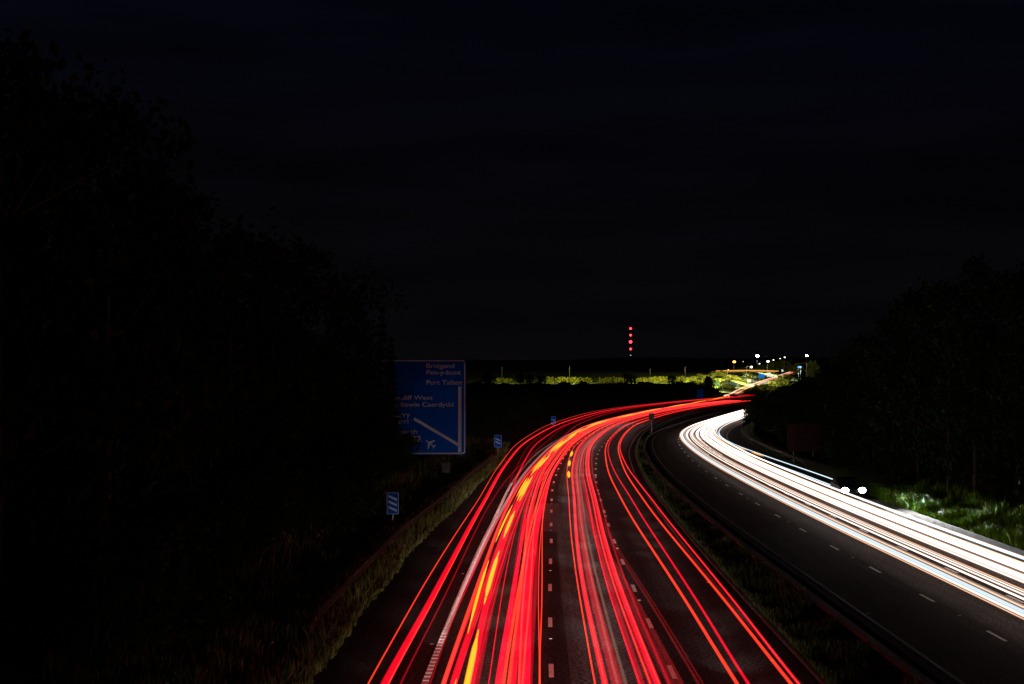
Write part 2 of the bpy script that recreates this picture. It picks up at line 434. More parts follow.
def make_shrub(seed, h, rad, mat, n=26, per=40, size=.26):
    rg = random.Random(seed); r = root('shrub', (0, 0, 0), None, None)
    bm = bmesh.new(); cs = []
    for i in range(7):
        a = rg.uniform(0, 6.28); l = rad * rg.uniform(.2, .8); t = (math.cos(a) * l, math.sin(a) * l, h * rg.uniform(.5, .9))
        cyl(bm, (math.cos(a) * .1, math.sin(a) * .1, -.3), t, .04, .012, 5); cs.append((t, rad * .35))
    bmo('stem', bm, M_BARK, r)
    for _ in range(n):
        a = rg.uniform(0, 6.28); q = rad * math.sqrt(rg.random()) * .85; cs.append(((math.cos(a) * q, math.sin(a) * q, h * rg.uniform(.08, .85) * (1 - .35 * q / rad)), rad * rg.uniform(.2, .36)))
    v, f = leaf_quads(rg, cs, per, 1.0, size); mobj('foliage', v, f, mat, r); return r
PROTO = {}
def plant(kind, x, y, hs, ws, label, group=None, cat='tree', z=None, mat=None):
    """kind: key of a prototype of unit height; the first use moves the prototype itself"""
    p, used = PROTO[kind]
    o = p if not used else copy_tree(p)
    PROTO[kind] = (p, True)
    o.location = (x, y, ground_z(x, y) if z is None else z); o.scale = (ws, ws, hs); o.rotation_euler = (0, 0, random.uniform(0, 6.28))
    for k in ('label', 'category', 'group'):
        if k in o: del o[k]
    return tag(o, label, cat, group)
PROTO['b0'] = (make_broadleaf(11, 17, 4.2, LEAVES[0]), False)
PROTO['b1'] = (make_broadleaf(23, 17, 3.6, LEAVES[1]), False)
PROTO['b2'] = (make_broadleaf(37, 17, 4.8, LEAVES[0]), False)
PROTO['con'] = (make_conifer(5, 15, 2.6, LEAVES[2]), False)
PROTO['s0'] = (make_shrub(3, 3.0, 2.0, LEAVES[1]), False)
PROTO['s1'] = (make_shrub(9, 3.0, 2.3, LEAVES[0]), False)
PROTO['far'] = (make_broadleaf(51, 6, 2.6, LEAVES[0], per=14, size=.8), False)
PROTO['lit'] = (make_broadleaf(77, 6, 2.4, leaf('leaf_lamp_lit', (.04, .055, .012), (.09, .11, .03)), per=14, size=.7), False)  # brighter leaf tint, lamp light painted into the colour
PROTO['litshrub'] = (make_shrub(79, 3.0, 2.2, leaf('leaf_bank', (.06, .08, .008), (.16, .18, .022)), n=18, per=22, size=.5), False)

# ---- wood on the left (screen-left skyline falls from tall near trees to a conifer by the sign)
def top_h(x, y, ztop): return ztop - ground_z(x, y)
left = [  # kind, D, x, top z, label
 ('b2', 44, -15.9, 19.6, 'tall dark broadleaf tree filling the top left corner of the picture'),
 ('b1', 49, -16.6, 18.9, 'dark broadleaf tree just right of the corner tree on the left skyline'),
 ('b0', 52, -14.8, 19.8, 'tall dark tree whose rounded top makes the second peak of the left skyline'),
 ('b1', 60, -15.5, 18.0, 'dark tree standing one step lower than the second peak of the left skyline'),
 ('b2', 68, -15.8, 18.2, 'broad dark tree in the middle of the falling left skyline'),
 ('b0', 78, -15.4, 17.0, 'dark tree at the dip of the left skyline before the flat crown'),
 ('b1', 88, -14.9, 17.4, 'dark tree at the near end of the flat part of the left skyline'),
 ('b2', 99, -14.2, 18.2, 'broad dark tree ending the flat part of the left skyline'),
 ('b0', 108, -13.3, 16.0, 'dark broadleaf tree between the flat crown and the pointed conifer'),
 ('con', 117, -10.7, 15.4, 'pointed dark conifer rising beside the upper left of the big blue sign'),
 ('con', 121, -10.3, 12.9, 'smaller conifer touching the top left corner of the big blue sign'),
 ('b1', 104, -14.4, 10.5, 'low dark tree hiding the left side of the big blue sign'),
]
for k, D, x, zt, lab in left:
    hh = top_h(x, D, zt); ref = 15.4 if k == 'con' else 17.2
    plant(k, x, D, hh / ref, {'con': .46}.get(k, .98), lab)
gl = 'dark trees deep inside the left wood'
for k, D, x, zt in [('b1', 40, -20, 15), ('b0', 47, -22, 16), ('b2', 56, -21, 15.5), ('b1', 64, -21.5, 15), ('b0', 73, -21.5, 14.5), ('b2', 83, -21, 14), ('b1', 93, -20.5, 14.5), ('b0', 105, -18.5, 14.5), ('b1', 116, -16.5, 12.5), ('b2', 127, -17, 12)]:
    plant(k, x, D, top_h(x, D, zt) / 18.2, 1.05, 'unlit tree deep inside the dark left wood behind the front row', gl)
gs = 'dark shrubs under the left trees'
for i in range(26):
    D = 40 + i * 3.4 + random.uniform(-1, 1); x = xl(D) + u_left(D) - random.uniform(5.0, 8.5)
    if D > 96: x -= 1.6
    plant('s0' if i % 2 else 's1', x, D, random.uniform(.8, 1.5), random.uniform(.9, 1.25), 'dark unlit shrub under the trees behind the left guard rail', gs, 'shrub')
for D, x, s in [(148, -9.5, 1.3), (156, -8.5, 1.4), (165, -7.5, 1.5), (176, -6, 1.4), (190, -4.5, 1.5), (205, -3.2, 1.5), (222, -1.5, 1.6), (240, 0, 1.6), (262, 3, 1.7), (285, 6, 1.8)]:
    plant('s1', x - 3, D, s, 1.2, 'dark shrub on the far left verge beyond the big blue sign', 'dark shrubs beyond the big sign', 'shrub')
for D, x, hh in [(150, -16, 8), (170, -14, 8), (195, -13, 8), (225, -11, 7.5), (260, -8, 7), (300, -6, 7), (345, 0, 6.5)]:
    plant('b0', x - 6, D, hh / 18.2, .7, 'low dark tree on the left beyond the big blue sign', 'low dark trees beyond the big sign')

# ---- wood on the right
right = [
 ('b2', 86, 32.8, 17.2, 'tall dark broadleaf tree cut by the right edge of the picture'),
 ('b0', 92, 32.6, 15.9, 'dark tree just left of the tallest one at the right edge'),
 ('b1', 98, 31.9, 17.0, 'tall dark tree forming a separate peak of the right skyline'),
 ('b2', 105, 32.2, 15.7, 'dark tree left of the peak on the right skyline'),
 ('b0', 112, 32.0, 16.0, 'dark broadleaf tree starting the steep part of the right skyline'),
 ('b1', 121, 32.4, 13.9, 'medium dark tree half way down the right skyline'),
 ('b2', 134, 33.5, 12.7, 'broad dark tree above the reddish sign board on the right'),
 ('b0', 149, 35.2, 11.4, 'dark tree left of and behind the reddish sign board'),
 ('b1', 166, 36.8, 10.1, 'low dark tree under the rightmost distant street lamp'),
 ('b2', 186, 38.6, 8.8, 'lower dark tree near the bottom of the right skyline'),
 ('b0', 214, 42.3, 7.5, 'small dark tree by the bend of the oncoming carriageway'),
]
for k, D, x, zt, lab in right: plant(k, x, D, top_h(x, D, zt) / 17.0, .85 if D < 150 else .7, lab)
for k, D, x, zt in [('b1', 80, 38, 15), ('b0', 90, 39, 14.5), ('b2', 102, 38.5, 14), ('b1', 115, 38.5, 13), ('b2', 128, 39.5, 11.5), ('b0', 142, 41, 10), ('b1', 160, 43, 9), ('b0', 200, 46, 7.5)]:
    plant(k, x, D, top_h(x, D, zt) / 18.2, 1, 'unlit tree deep inside the dark right wood behind the front row', 'dark trees deep inside the right wood')
for i, (D, x, s) in enumerate([(66, 33.4, 1.0), (72, 33.1, 1.1), (79, 33.3, 1.2), (86, 32.9, 1.2), (93, 32.9, 1.2), (100, 32.7, 1.2), (107, 32.9, 1.3), (115, 31.2, 1.3), (124, 31.4, 1.3), (134, 31.8, 1.2), (143, 33.4, 1.2), (160, 34.2, 1.2), (176, 35.4, 1.2), (192, 37, 1.2), (208, 38.8, 1.3), (224, 40.6, 1.3), (238, 42, 1.3)]):
    plant('s0' if i % 2 else 's1', x, D, s, 1.1, 'dark shrub on the right verge under the wood', 'dark shrubs under the right trees', 'shrub')
for D, x, s, lab in [(248, 43.0, 1.75, 'dark shrub hiding the upper part of the bend in the white trails'), (262, 44.7, 1.35, 'rounded dark shrub against the end of the white trails'), (277, 46.6, 1.1, 'last small shrub where the white trails vanish behind the verge'), (312, 57.2, 1.9, 'tall shrub covering the far ends of the red trails'), (320, 62.0, 1.9, 'dark shrub right of the one covering the red trail ends'), (292, 51.0, 1.3, 'shrub beyond the end of the white trails near the red trails')]:
    plant('s1', x, D, s, 1.05, lab, None, 'shrub')
for i, (D, x, hh) in enumerate([(330, 62, 5), (350, 68, 5.5), (380, 76, 6), (410, 85, 6.5), (440, 96, 7), (470, 106, 7.5), (500, 117, 8), (540, 132, 9)]):
    plant('far', x, D, hh / 6.5, 1.4, 'dark tree on the inside of the far bend', 'dark trees inside the far bend')

# ---- far trees in the dark field before the lit hedge
rt = random.Random(17)
px = 455
while px < 716:
    D = rt.uniform(556, 600); x = (px - 512) / 1422 * D; ztop = CAM_H - rt.uniform(6.0, 10.5) * D / 1422
    if px > 690: ztop -= 1.5
    plant('far', x, D, max(2.5, ztop - ground_z(x, D)) / 6.4, 1.25, 'dark tree of the black row below the lit hedge', 'dark tree row below the lit hedge')
    px += rt.uniform(7, 12)
for px, D, zt in [(488, 640, 10.2), (520, 640, 9.8), (530, 640, 9.3), (542, 645, 9.0), (628, 640, 10.0), (632, 640, 9.4), (672, 640, 9.2), (708, 600, 8.5), (714, 610, 6.5)]:
    x = (px - 512) / 1422 * D
    plant('far', x, D, (zt - ground_z(x, D)) / 6.4, .75, 'dark tree standing in front of the lit hedge strip', 'dark trees before the lit hedge')

# ---- hedges lit by spots added on dim columns
def hedge(pa, pb, D, h, label, seed):
    xa = (pa - 512) / 1422 * D; xb = (pb - 512) / 1422 * D; xm = (xa + xb) / 2
    r = root('hedge', (xm, D, ground_z(xm, D)), label, 'hedge', 'hedges lit yellow by lamps')
    rg = random.Random(seed); cs = []; n = int((xb - xa) / .6); bm = bmesh.new()
    for i in range(n):
        x = xa + (xb - xa) * i / n
        if rg.random() < .2: continue
        hh = h * .78 * rg.uniform(.45, 1.1)
        cs.append(((x - xm, rg.uniform(-.8, .8), hh * .45), 1.1)); cs.append(((x - xm, rg.uniform(-1.6, -.6), hh * .1), .7)); cs.append(((x - xm, rg.uniform(-.7, .7), hh * .8), .75))
        if i % 5 == 0: cyl(bm, (x - xm, 0, -.5), (x - xm + .3, 0, h * .6), .06, .03, 5)
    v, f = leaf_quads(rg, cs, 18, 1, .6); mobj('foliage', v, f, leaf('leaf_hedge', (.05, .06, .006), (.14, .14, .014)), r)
    bmo('stem', bm, M_BARK, r)
hedge(496, 512, 655, 2.2, 'short clump of yellow green lit hedge at the far left end of the strip', 1)
hedge(548, 592, 655, 2.9, 'lit yellow green hedge between the two left distant lamp poles', 2)
hedge(600, 668, 655, 3.0, 'lit yellow green hedge below the red mast lights', 3)
hedge(671, 699, 655, 3.3, 'lit yellow green hedge at the right end beside the dark gap', 4)

# ---- lit bank by the distant lamps
rb = random.Random(29)
for i in range(64):
    D = rb.uniform(585, 750); x = ramp_x(D) - rb.uniform(4.5, 32)
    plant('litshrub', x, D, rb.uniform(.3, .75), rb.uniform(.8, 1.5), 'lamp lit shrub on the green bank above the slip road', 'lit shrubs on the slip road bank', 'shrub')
for i in range(34):
    D = rb.uniform(590, 770); x = ramp_x(D) + rb.uniform(4.5, 13)
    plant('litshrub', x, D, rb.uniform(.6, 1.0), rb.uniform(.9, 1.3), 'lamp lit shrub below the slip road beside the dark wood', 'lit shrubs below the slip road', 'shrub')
for px, D, zt in [(770, 870, 18), (775, 875, 17.5), (781, 880, 18.5), (787, 885, 18), (762, 880, 15.5), (793, 860, 15), (798, 845, 16.5), (811, 830, 17.5), (815, 832, 16), (752, 890, 14.5), (742, 895, 14)]:
    x = (px - 512) / 1422 * D
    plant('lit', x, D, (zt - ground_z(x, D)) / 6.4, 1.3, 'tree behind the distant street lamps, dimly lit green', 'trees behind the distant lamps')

# ------------------------------------------------------------------ grass
def grass(name, label, fn, n, h0, h1, mat, seed, wd=.03):
    rg = random.Random(seed); v = []; f = []
    for _ in range(n):
        p = fn(rg)
        if p is None: continue
        x, y, k = p; z = ground_z(x, y) - .03; h = rg.uniform(h0, h1) * k; a = rg.uniform(0, 6.28); b = rg.uniform(0, 6.28); lean = h * rg.uniform(.1, .55)
        dx, dy = math.cos(a) * wd, math.sin(a) * wd; lx, ly = math.cos(b) * lean, math.sin(b) * lean
        i = len(v)
        v += [(x - dx, y - dy, z), (x + dx, y + dy, z), (x + dx * .7 + lx * .4, y + dy * .7 + ly * .4, z + h * .6), (x - dx * .7 + lx * .4, y - dy * .7 + ly * .4, z + h * .6), (x + lx, y + ly, z + h)]
        f += [(i, i + 1, i + 2, i + 3), (i + 3, i + 2, i + 4)]
    return tag(mobj(name, v, f, mat), label, 'grass', None, 'stuff')
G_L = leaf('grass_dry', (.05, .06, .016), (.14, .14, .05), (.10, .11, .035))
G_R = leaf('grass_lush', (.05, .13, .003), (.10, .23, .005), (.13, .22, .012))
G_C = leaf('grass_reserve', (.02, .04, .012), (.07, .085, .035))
def clump(x, y, s=1.3): return .5 + .5 * math.sin(x * s + math.sin(y * .7 * s) * 2) * math.sin(y * .9 * s + math.sin(x * 1.1 * s) * 2)
def fL(rg):
    y = 38 + 150 * rg.random() ** 1.7; d = rg.random() ** 1.5 * 6.5
    return xl(y) + u_left(y) - .05 - d + .25 * clump(0, y, 2) , y, (.55 + .7 * clump(d, y)) * (.75 if d < .5 else 1.15)
grass('verge_grass', 'rough dry grass along the left verge under the guard rail', fL, 30000, .2, .62, G_L, 1)
def fRt(rg):
    y = 56 + 52 * rg.random(); d = (rg.random() ** 1.2 * 1.7) if rg.random() < .8 else rg.random() * 4
    return xr(y) + w_right(y) + .2 + d, y, .4 + .9 * clump(d * 1.2, y, .9)
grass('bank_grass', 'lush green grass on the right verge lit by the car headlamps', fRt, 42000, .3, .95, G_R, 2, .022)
def fC(rg):
    y = 36 + 160 * rg.random() ** 1.7; a = xl(y) + 4.45; b = xr(y) - 1.3; t = rg.random()
    t = t ** 2.2 if rg.random() < .6 else t
    c = clump(a + (b - a) * t, y, .75)
    if t > .12 and c < .45: return None
    return a + (b - a) * t, y, .35 + .6 * c
grass('reserve_grass', 'patchy weeds and grass in the dark central reserve', fC, 22000, .15, .6, G_C, 3, .03)

# ------------------------------------------------------------------ signs
def post_mesh(r, x, z0, z1, rad=.07, y=.1, mat=None):
    bm = bmesh.new(); cyl(bm, (x, y, z0), (x, y, z1), rad, n=12); return bmo('post', bm, mat or M_STEEL, r)
def rrect(w_, h_, rad, n=6):
    p = []
    for cx, cz, a0 in ((w_/2 - rad, h_/2 - rad, 0), (-w_/2 + rad, h_/2 - rad, 90), (-w_/2 + rad, -h_/2 + rad, 180), (w_/2 - rad, -h_/2 + rad, 270)):
        for k in range(n + 1):
            a = R_(a0 + 90 * k / n); p.append((cx + rad * math.cos(a), cz + rad * math.sin(a)))
    return p
def plate(name, pts, y, t, mat, parent, cx=0, cz=0):
    n = len(pts); v = [(cx + x, y, cz + z) for x, z in pts] + [(cx + x, y + t, cz + z) for x, z in pts]
    f = [tuple(range(n - 1, -1, -1)), tuple(range(n, 2 * n))] + [(i, (i + 1) % n, (i + 1) % n + n, i + n) for i in range(n)]
    return mobj(name, v, f, mat, parent)
def frame(name, w_, h_, rad, t, y, mat, parent, cx=0, cz=0):
    o_ = rrect(w_, h_, rad); i_ = rrect(w_ - 2 * t, h_ - 2 * t, max(.01, rad - t)); n = len(o_)
    v = [(cx + x, y, cz + z) for x, z in o_] + [(cx + x, y, cz + z) for x, z in i_] + [(cx + x, y + .012, cz + z) for x, z in o_] + [(cx + x, y + .012, cz + z) for x, z in i_]
    f = []
    for k in range(n):
        q = (k + 1) % n
        f += [(k, k + n, q + n, q), (k, q, q + 2*n, k + 2*n), (k + n, k + 3*n, q + 3*n, q + n)]
    return mobj(name, v, f, mat, parent)
def lettering(txt, x, z, size, y, parent, mat, align='LEFT', wid=None):
    c = bpy.data.curves.new('lettering', 'FONT'); c.body = txt; c.size = size; c.align_x = align; c.extrude = .006; c.offset = size * .012
    t = bpy.data.objects.new('lettering', c); COL.objects.link(t)
    dg = bpy.context.evaluated_depsgraph_get(); me = bpy.data.meshes.new_from_object(t.evaluated_get(dg))
    bpy.data.objects.remove(t); bpy.data.curves.remove(c)
    xs = [v.co.x for v in me.vertices]; sx = 1
    if wid: sx = wid / (max(xs) - min(xs))
    o = bpy.data.objects.new('lettering', me); me.materials.clear(); me.materials.append(mat); link(o, parent)
    o.rotation_euler = (R_(90), 0, 0); o.scale = (sx, 1, 1); o.location = (x, y, z)
    return o

SD = 130.0; PX = SD / 1422
def sx_(p): return (p - 512) * PX
def sz_(p): return CAM_H - (p - 375) * PX
x0, x1, zt, zb = sx_(381), sx_(466), sz_(359.5), sz_(454.5)
cx, cz = (x0 + x1) / 2, (zt + zb) / 2
gz = ground_z(cx, SD)
bs = root('direction_sign', (cx, SD, gz), 'large blue motorway direction sign with white route lines beside the dark trees', 'road sign')
ox, oz = cx, gz
plate('sign_panel', rrect(x1 - x0, zt - zb, .35), 0, .05, M_BLUE, bs, 0, cz - oz)
frame('border', x1 - x0 - .12, zt - zb - .12, .3, .11, -.014, M_SIGNWHITE, bs, 0, cz - oz)
for xx in (-2.9, 0, 2.9): post_mesh(bs, xx, -.6, zt - oz - .3, .11, .17, M_POLE)
for i_, zz in enumerate(np.linspace(zb + .6, zt - .6, 5)):
    bm = bmesh.new(); box(bm, (0, .075, zz - oz), (x1 - x0 - .3, .05, .08)); bmo('stiffening_rail', bm, M_STEEL, bs)
def txt(s, pr, pb, size, align='RIGHT', wid=None): lettering(s, sx_(pr) - ox, sz_(pb) - oz, size * PX / .72, -.012, bs, M_SIGNWHITE, align, wid * PX if wid else None)
txt('Bridgend', 426, 368.0, 4.8, 'LEFT', 28); txt('Pen-y-bont', 426, 374.6, 4.8, 'LEFT', 34.5); txt('Port Talbot', 426, 384.6, 4.8, 'LEFT', 36)
txt('Cardiff West', 432.8, 399.8, 4.6, wid=44); txt('Gorllewin Caerdydd', 454, 406.6, 4.6, wid=66)
txt('Barry', 410.2, 416.8, 4.8, wid=18.5); txt('Y Barri', 409, 423.4, 4.8, wid=23.5); txt('Penarth', 418, 433.8, 4.8, wid=27); txt('A 4232', 421.5, 441.6, 6.2, wid=29)
def bar(name, xa, za, xb, zb_, wd, y):
    d = Vector((xb - xa, 0, zb_ - za)); n_ = Vector((-d.z, 0, d.x)).normalized() * wd / 2
    pts = [(xa + n_.x, za + n_.z), (xa - n_.x, za - n_.z), (xb - n_.x, zb_ - n_.z), (xb + n_.x, zb_ + n_.z)]
    return plate(name, pts, y, .012, M_SIGNWHITE, bs)
vx = sx_(459.8) - ox
bar('route_line', vx, sz_(386.5) - oz, vx, sz_(452) - oz, 3.3 * PX, -.013)
bar('exit_route_line', sx_(414) - ox, sz_(418.5) - oz, sx_(459) - ox, sz_(445) - oz, 2.9 * PX, -.016)
# aeroplane symbol, flying up and to the right... built as a flat outline
pl = [(0, 1), (.09, .85), (.1, .35), (.95, -.18), (.95, -.36), (.1, -.1), (.08, -.62), (.36, -.84), (.36, -.97), (0, -.88)]
pl = pl + [(-x, z) for x, z in reversed(pl[1:-1])]
a = R_(52); S = 5.9 * PX; pcx, pcz = sx_(430.3) - ox, sz_(443.5) - oz
plate('aeroplane_symbol', [(pcx + S * (x * math.cos(a) - z * math.sin(a)), pcz + S * (x * math.sin(a) + z * math.cos(a))) for x, z in reversed(pl)], -.013, .012, M_SIGNWHITE, bs)

def marker(x, y, zc, w_, h_, bars, label):
    g0 = ground_z(x, y)
    r = root('countdown_marker', (x, y, g0), label, 'road sign', 'countdown marker signs on the left verge')
    plate('sign_panel', rrect(w_, h_, .07), 0, .03, M_BLUE, r, 0, zc - g0)
    frame('border', w_ - .03, h_ - .03, .06, .025, -.014, M_SIGNWHITE, r, 0, zc - g0)
    for i in range(bars):
        zz = zc - g0 + (i - (bars - 1) / 2) * h_ * .25
        s = w_ * .33
        plate('stripe', [(-s, zz + s * .45 + .05 * h_), (-s, zz + s * .45 - .05 * h_), (s, zz - s * .45 - .05 * h_), (s, zz - s * .45 + .05 * h_)], -.012, .01, M_SIGNWHITE, r)
    post_mesh(r, 0, -.5, zc - g0 + h_ * .4, .04, .075)
    return r
def at(px, py, D): return (px - 512) / 1422 * D, CAM_H - (py - 375) / 1422 * D
x, z = at(393, 503, 82); marker(x, 82, z, .70, 1.26, 3, 'blue three bar countdown marker on the left verge nearest the viewer')
x, z = at(498, 441, 160); marker(x, 160, z, .85, 1.4, 2, 'blue two bar countdown marker just right of the big blue sign')
x, z = at(553.3, 420, 255); marker(x, 255, z, .85, 1.4, 1, 'tiny blue one bar countdown marker in front of the red trails')

def small_sign(px, py, D, w_, h_, mat, label, cat='road sign', rails=False, name='road_sign'):
    x, z = at(px, py, D); g0 = ground_z(x, D)
    r = root(name, (x, D, g0), label, cat)
    plate('sign_panel', rrect(w_, h_, min(w_, h_) * .12), 0, .05, mat, r, 0, z - g0)
    for s in ((-.3, .3) if w_ > 1.5 else (0,)): post_mesh(r, s * w_, -.5, z - g0 + h_ * .3, .06, .12)
    if rails:
        for k in range(4):
            bm = bmesh.new(); box(bm, (0, -.035, z - g0 - h_ * .38 + k * h_ * .25), (w_ - .1, .05, .07)); bmo('stiffening_rail', bm, mat, r)
    return r
small_sign(803, 437.5, 150, 3.4, 2.9, pbr('red_lit_sign_back', (.035, .008, .010), .9, 0, .25, 1.5), 'large dark reddish sign board seen from behind on the right verge', rails=True)  # red light of the trails painted into the sign back's colour
small_sign(651.5, 417, 225, .85, 1.15, pbr('dark_sign', (.03, .03, .03), .6), 'small dark square sign on a post in the central reserve')
small_sign(700, 394, 470, 2.2, 3.3, M_BLUE, 'blue upright sign by the far red trails left of the lit bank')
small_sign(731.5, 385, 640, 3.7, 1.9, pbr('teal_sign', (.01, .12, .22), .5), 'dark teal sign at the foot of the lit bank beside a white sign')
small_sign(737.5, 385, 642, 1.2, 1.5, M_SIGNWHITE, 'small white sign touching the dark teal sign on the lit bank')
small_sign(749, 380.7, 668, 1.8, 1.2, pbr('beige_sign', (.55, .42, .36), .6), 'small beige sign in the middle of the lit bank')
small_sign(761.5, 376, 720, 3.0, 1.9, M_BLUE, 'blue direction sign high on the lit bank left of a bright white sign')
small_sign(769, 374.6, 715, 1.9, 2.0, M_SIGNWHITE, 'bright white sign beside the top of the slip road')
small_sign(782.3, 370.6, 800, 1.4, 1.2, M_SIGNWHITE, 'small pale sign at the end of the row of lamps')
small_sign(799.3, 367, 800, 2.0, 1.2, pbr('dark_blue_sign', (.01, .06, .2), .8), 'small blue sign left of the rightmost lamp')
small_sign(733.5, 396, 545, 3.2, 1.5, pbr('purple_sign_back', (.12, .06, .18), .6), 'low dark purple board where the slip road leaves the red trails')
# low cabinet box under the big sign
x, z = at(446, 466.5, 122); g0 = ground_z(x, 122)
r = root('roadside_cabinet', (x, 122, g0), 'small grey roadside cabinet in the verge below the big blue sign', 'cabinet')
bm = bmesh.new(); box(bm, (0, 0, .65), (.7, .4, 1.3), bev=.02); box(bm, (0, 0, 1.33), (.8, .5, .06), bev=.01); bmo('body', bm, pbr('cabinet_grey', (.03, .035, .03), .8), r)
bm = bmesh.new(); box(bm, (0, -.21, .68), (.58, .02, 1.1), bev=.005); bmo('door', bm, pbr('cabinet_door', (.035, .04, .035), .8), r)

# ------------------------------------------------------------------ road studs
bm = bmesh.new(); box(bm, (0, 0, .008), (.13, .1, .016), bev=.004); sme = bpy.data.meshes.new('road_stud'); bm.to_mesh(sme); bm.free(); sme.materials.append(M_CONC)
bm = bmesh.new(); box(bm, (0, -.054, .010), (.1, .008, .012)); stm = {}
for cname, colr in (('white', (.7, .7, .68)), ('amber', (.7, .3, .03)), ('red', (.6, .03, .02))):
    stm[cname] = bpy.data.meshes.new('reflector'); bm.to_mesh(stm[cname]); stm[cname].materials.append(pbr(cname + '_reflector', colr, .3))
bm.free()
def stud(x, y, c, lab, grp):
    o = tag(bpy.data.objects.new('road_stud', sme), lab, 'road stud', grp); COL.objects.link(o); o.location = (x, y, .006); r_ = bpy.data.objects.new('reflector', stm[c]); link(r_, o)
for k in range(6):
    y = 49.3 + 17.1 * k; stud(xl(y) + u1(y), y, 'white', 'white stud between dashes of the left lane line', 'studs on the left lane line')
    y = 57.7 + 17.1 * k; stud(xl(y), y, 'white', 'white stud between dashes of the right lane line', 'studs on the right lane line')
    y = 45.5 + 17.1 * k; stud(xl(y) + 3.35, y, 'amber', 'amber stud along the right edge of the red trail carriageway', 'amber studs by the reserve')
    y = 48.3 + 17.1 * k; stud(xl(y) + ue(y) - .28, y, 'red', 'red stud beside the ribbed left edge line', 'red studs by the ribbed line')
    y = 54 + 17.1 * k; stud(xr(y) + 3.55, y, 'white', 'white stud between dashes of the oncoming lane line', 'studs on the oncoming lane line')
    y = 54.5 + 17.1 * k; stud(xr(y) + .22, y, 'amber', 'stud by the kerb of the oncoming carriageway', 'studs by the oncoming kerb')

# ------------------------------------------------------------------ light trails
RED = {
 'hot': glow('trail_hot_red', (1.0, .038, .016), 1.1), 'red': glow('trail_red', (1.0, .002, .022), .76),
 'deep': glow('trail_deep_red', (1.0, .002, .025), .27), 'dim': glow('trail_dim_red', (1.0, .03, .04), .10),
 'brown': glow('trail_brown', (1.0, .45, .33), .10), 'amber': glow('trail_amber', (1.0, .42, .008), 1.15), 'pink': glow('trail_pink', (1.0, .42, .45), .34)}
WHT = {
 'white': glow('trail_white', (1.0, .80, .72), 1.25), 'warm': glow('trail_warm', (1.0, .55, .33), .85),
 'cool': glow('trail_cool', (.72, .9, 1.0), 1.0), 'faint': glow('trail_faint_white', (1.0, .72, .6), .3)}
def tube(name, pts, w_, h_, mat, parent, n=8, taper=0, both=0):
    v = []; f = []; o = parent.location; ax = []
    for i, p in enumerate(pts):
        a = pts[max(0, i - 1)]; b = pts[min(len(pts) - 1, i + 1)]
        t3_ = (Vector(b) - Vector(a)).normalized(); t = Vector((t3_.x, t3_.y, 0)).normalized(); nx, ny = t.y, -t.x
        tp = .12 + .88 * sst(0, taper, p[1] - pts[0][1]) if taper else 1
        if both: tp = .1 + .9 * min(sst(0, both, p[1] - pts[0][1]), sst(0, both, pts[-1][1] - p[1]))
        for k in range(n):
            q = 6.2832 * k / n; c, s = math.cos(q) * w_ * tp / 2, math.sin(q) * h_ * tp / 2
            v.append((p[0] + nx * c - o[0], p[1] + ny * c - o[1], p[2] + s - o[2])); ax.append(t3_)
    for i in range(len(pts) - 1):
        for k in range(n):
            k2 = (k + 1) % n; f.append((i * n + k, i * n + k2, (i + 1) * n + k2, (i + 1) * n + k))
    f.append(tuple(range(n))); m_ = (len(pts) - 1) * n; f.append(tuple(m_ + k for k in reversed(range(n))))
    ob = mobj(name, v, f, mat, parent, smooth=True)
    at_ = ob.data.attributes.new('axis', 'FLOAT_VECTOR', 'POINT')
    at_.data.foreach_set('vector', [c for q in ax for c in q])
    return ob
def path(axisf, uf, z, y0, y1, dash=None):
    if not dash:
        return [[(axisf(y) + uf(y), y, z + max(0, ground_z(axisf(y) + uf(y), y) if y > 545 else 0)) for y in stations(y0, y1)]]
    out = []; y = y0
    while y < y1:
        on, off = dash(y); out.append([(axisf(q) + uf(q), q, z) for q in np.linspace(y, min(y1, y + on), 9)]); y += on + off
    return out
def trail(label, axisf, lamps, y0, y1, group, extra=(), name='taillight_trail', cat='light trail'):
    u0 = np.mean([l[0](y0) for l in lamps]); r = root(name, (axisf(y0) + u0, y0, 0.0), label, cat, group)
    for uf, z, w_, h_, mat in lamps: tube('lamp_streak', path(axisf, uf, z, y0, y1)[0], w_, h_, mat, r, taper=(18 if y0 < 60 else 70) if y0 > 30 and y0 != 104 else 0)
    for nm, uf, z, w_, h_, mat, a, b, dash in extra:
        for p in path(axisf, uf, z, a, b, dash): tube(nm, p, w_, h_, mat, r, both=max(.6, (p[-1][1] - p[0][1]) * .3))
    return r
GR = 'red tail light trails on the left carriageway'
Y0, Y1 = 20, 462
def off(f, d): return lambda y: f(y) + d
t1 = pch([(20, -8.72), (38, -8.69), (52, -8.62), (94, -8.39), (184, -10.3), (241, -12.4), (332, -17.0), (454, -18.9), (562, -19.5)])
t2 = pch([(20, -8.35), (38, -8.25), (52, -8.05), (94, -7.94), (182, -9.4), (234, -10.8), (328, -14.9), (420, -17.0), (562, -18.2)])
t3 = pch([(20, -7.9), (38, -7.83), (52, -7.62), (94, -7.46), (174, -6.75), (236, -8.9), (320, -13), (420, -15.8), (562, -17)])
t6 = pch([(20, -6.75), (38, -6.67), (52, -6.52), (94, -6.2), (157, -5.2), (236, -5.6), (330, -5.4), (562, -5.2)])
pk = pch([(20, -7.6), (38, -7.3), (52, -7.04), (79, -6.65), (94, -6.45), (157, -5.6), (300, -5.7), (562, -5.6)])
t7 = pch([(20, -6.45), (38, -6.4), (52, -6.22), (94, -5.73), (157, -5.0), (330, -4.9), (562, -4.9)])
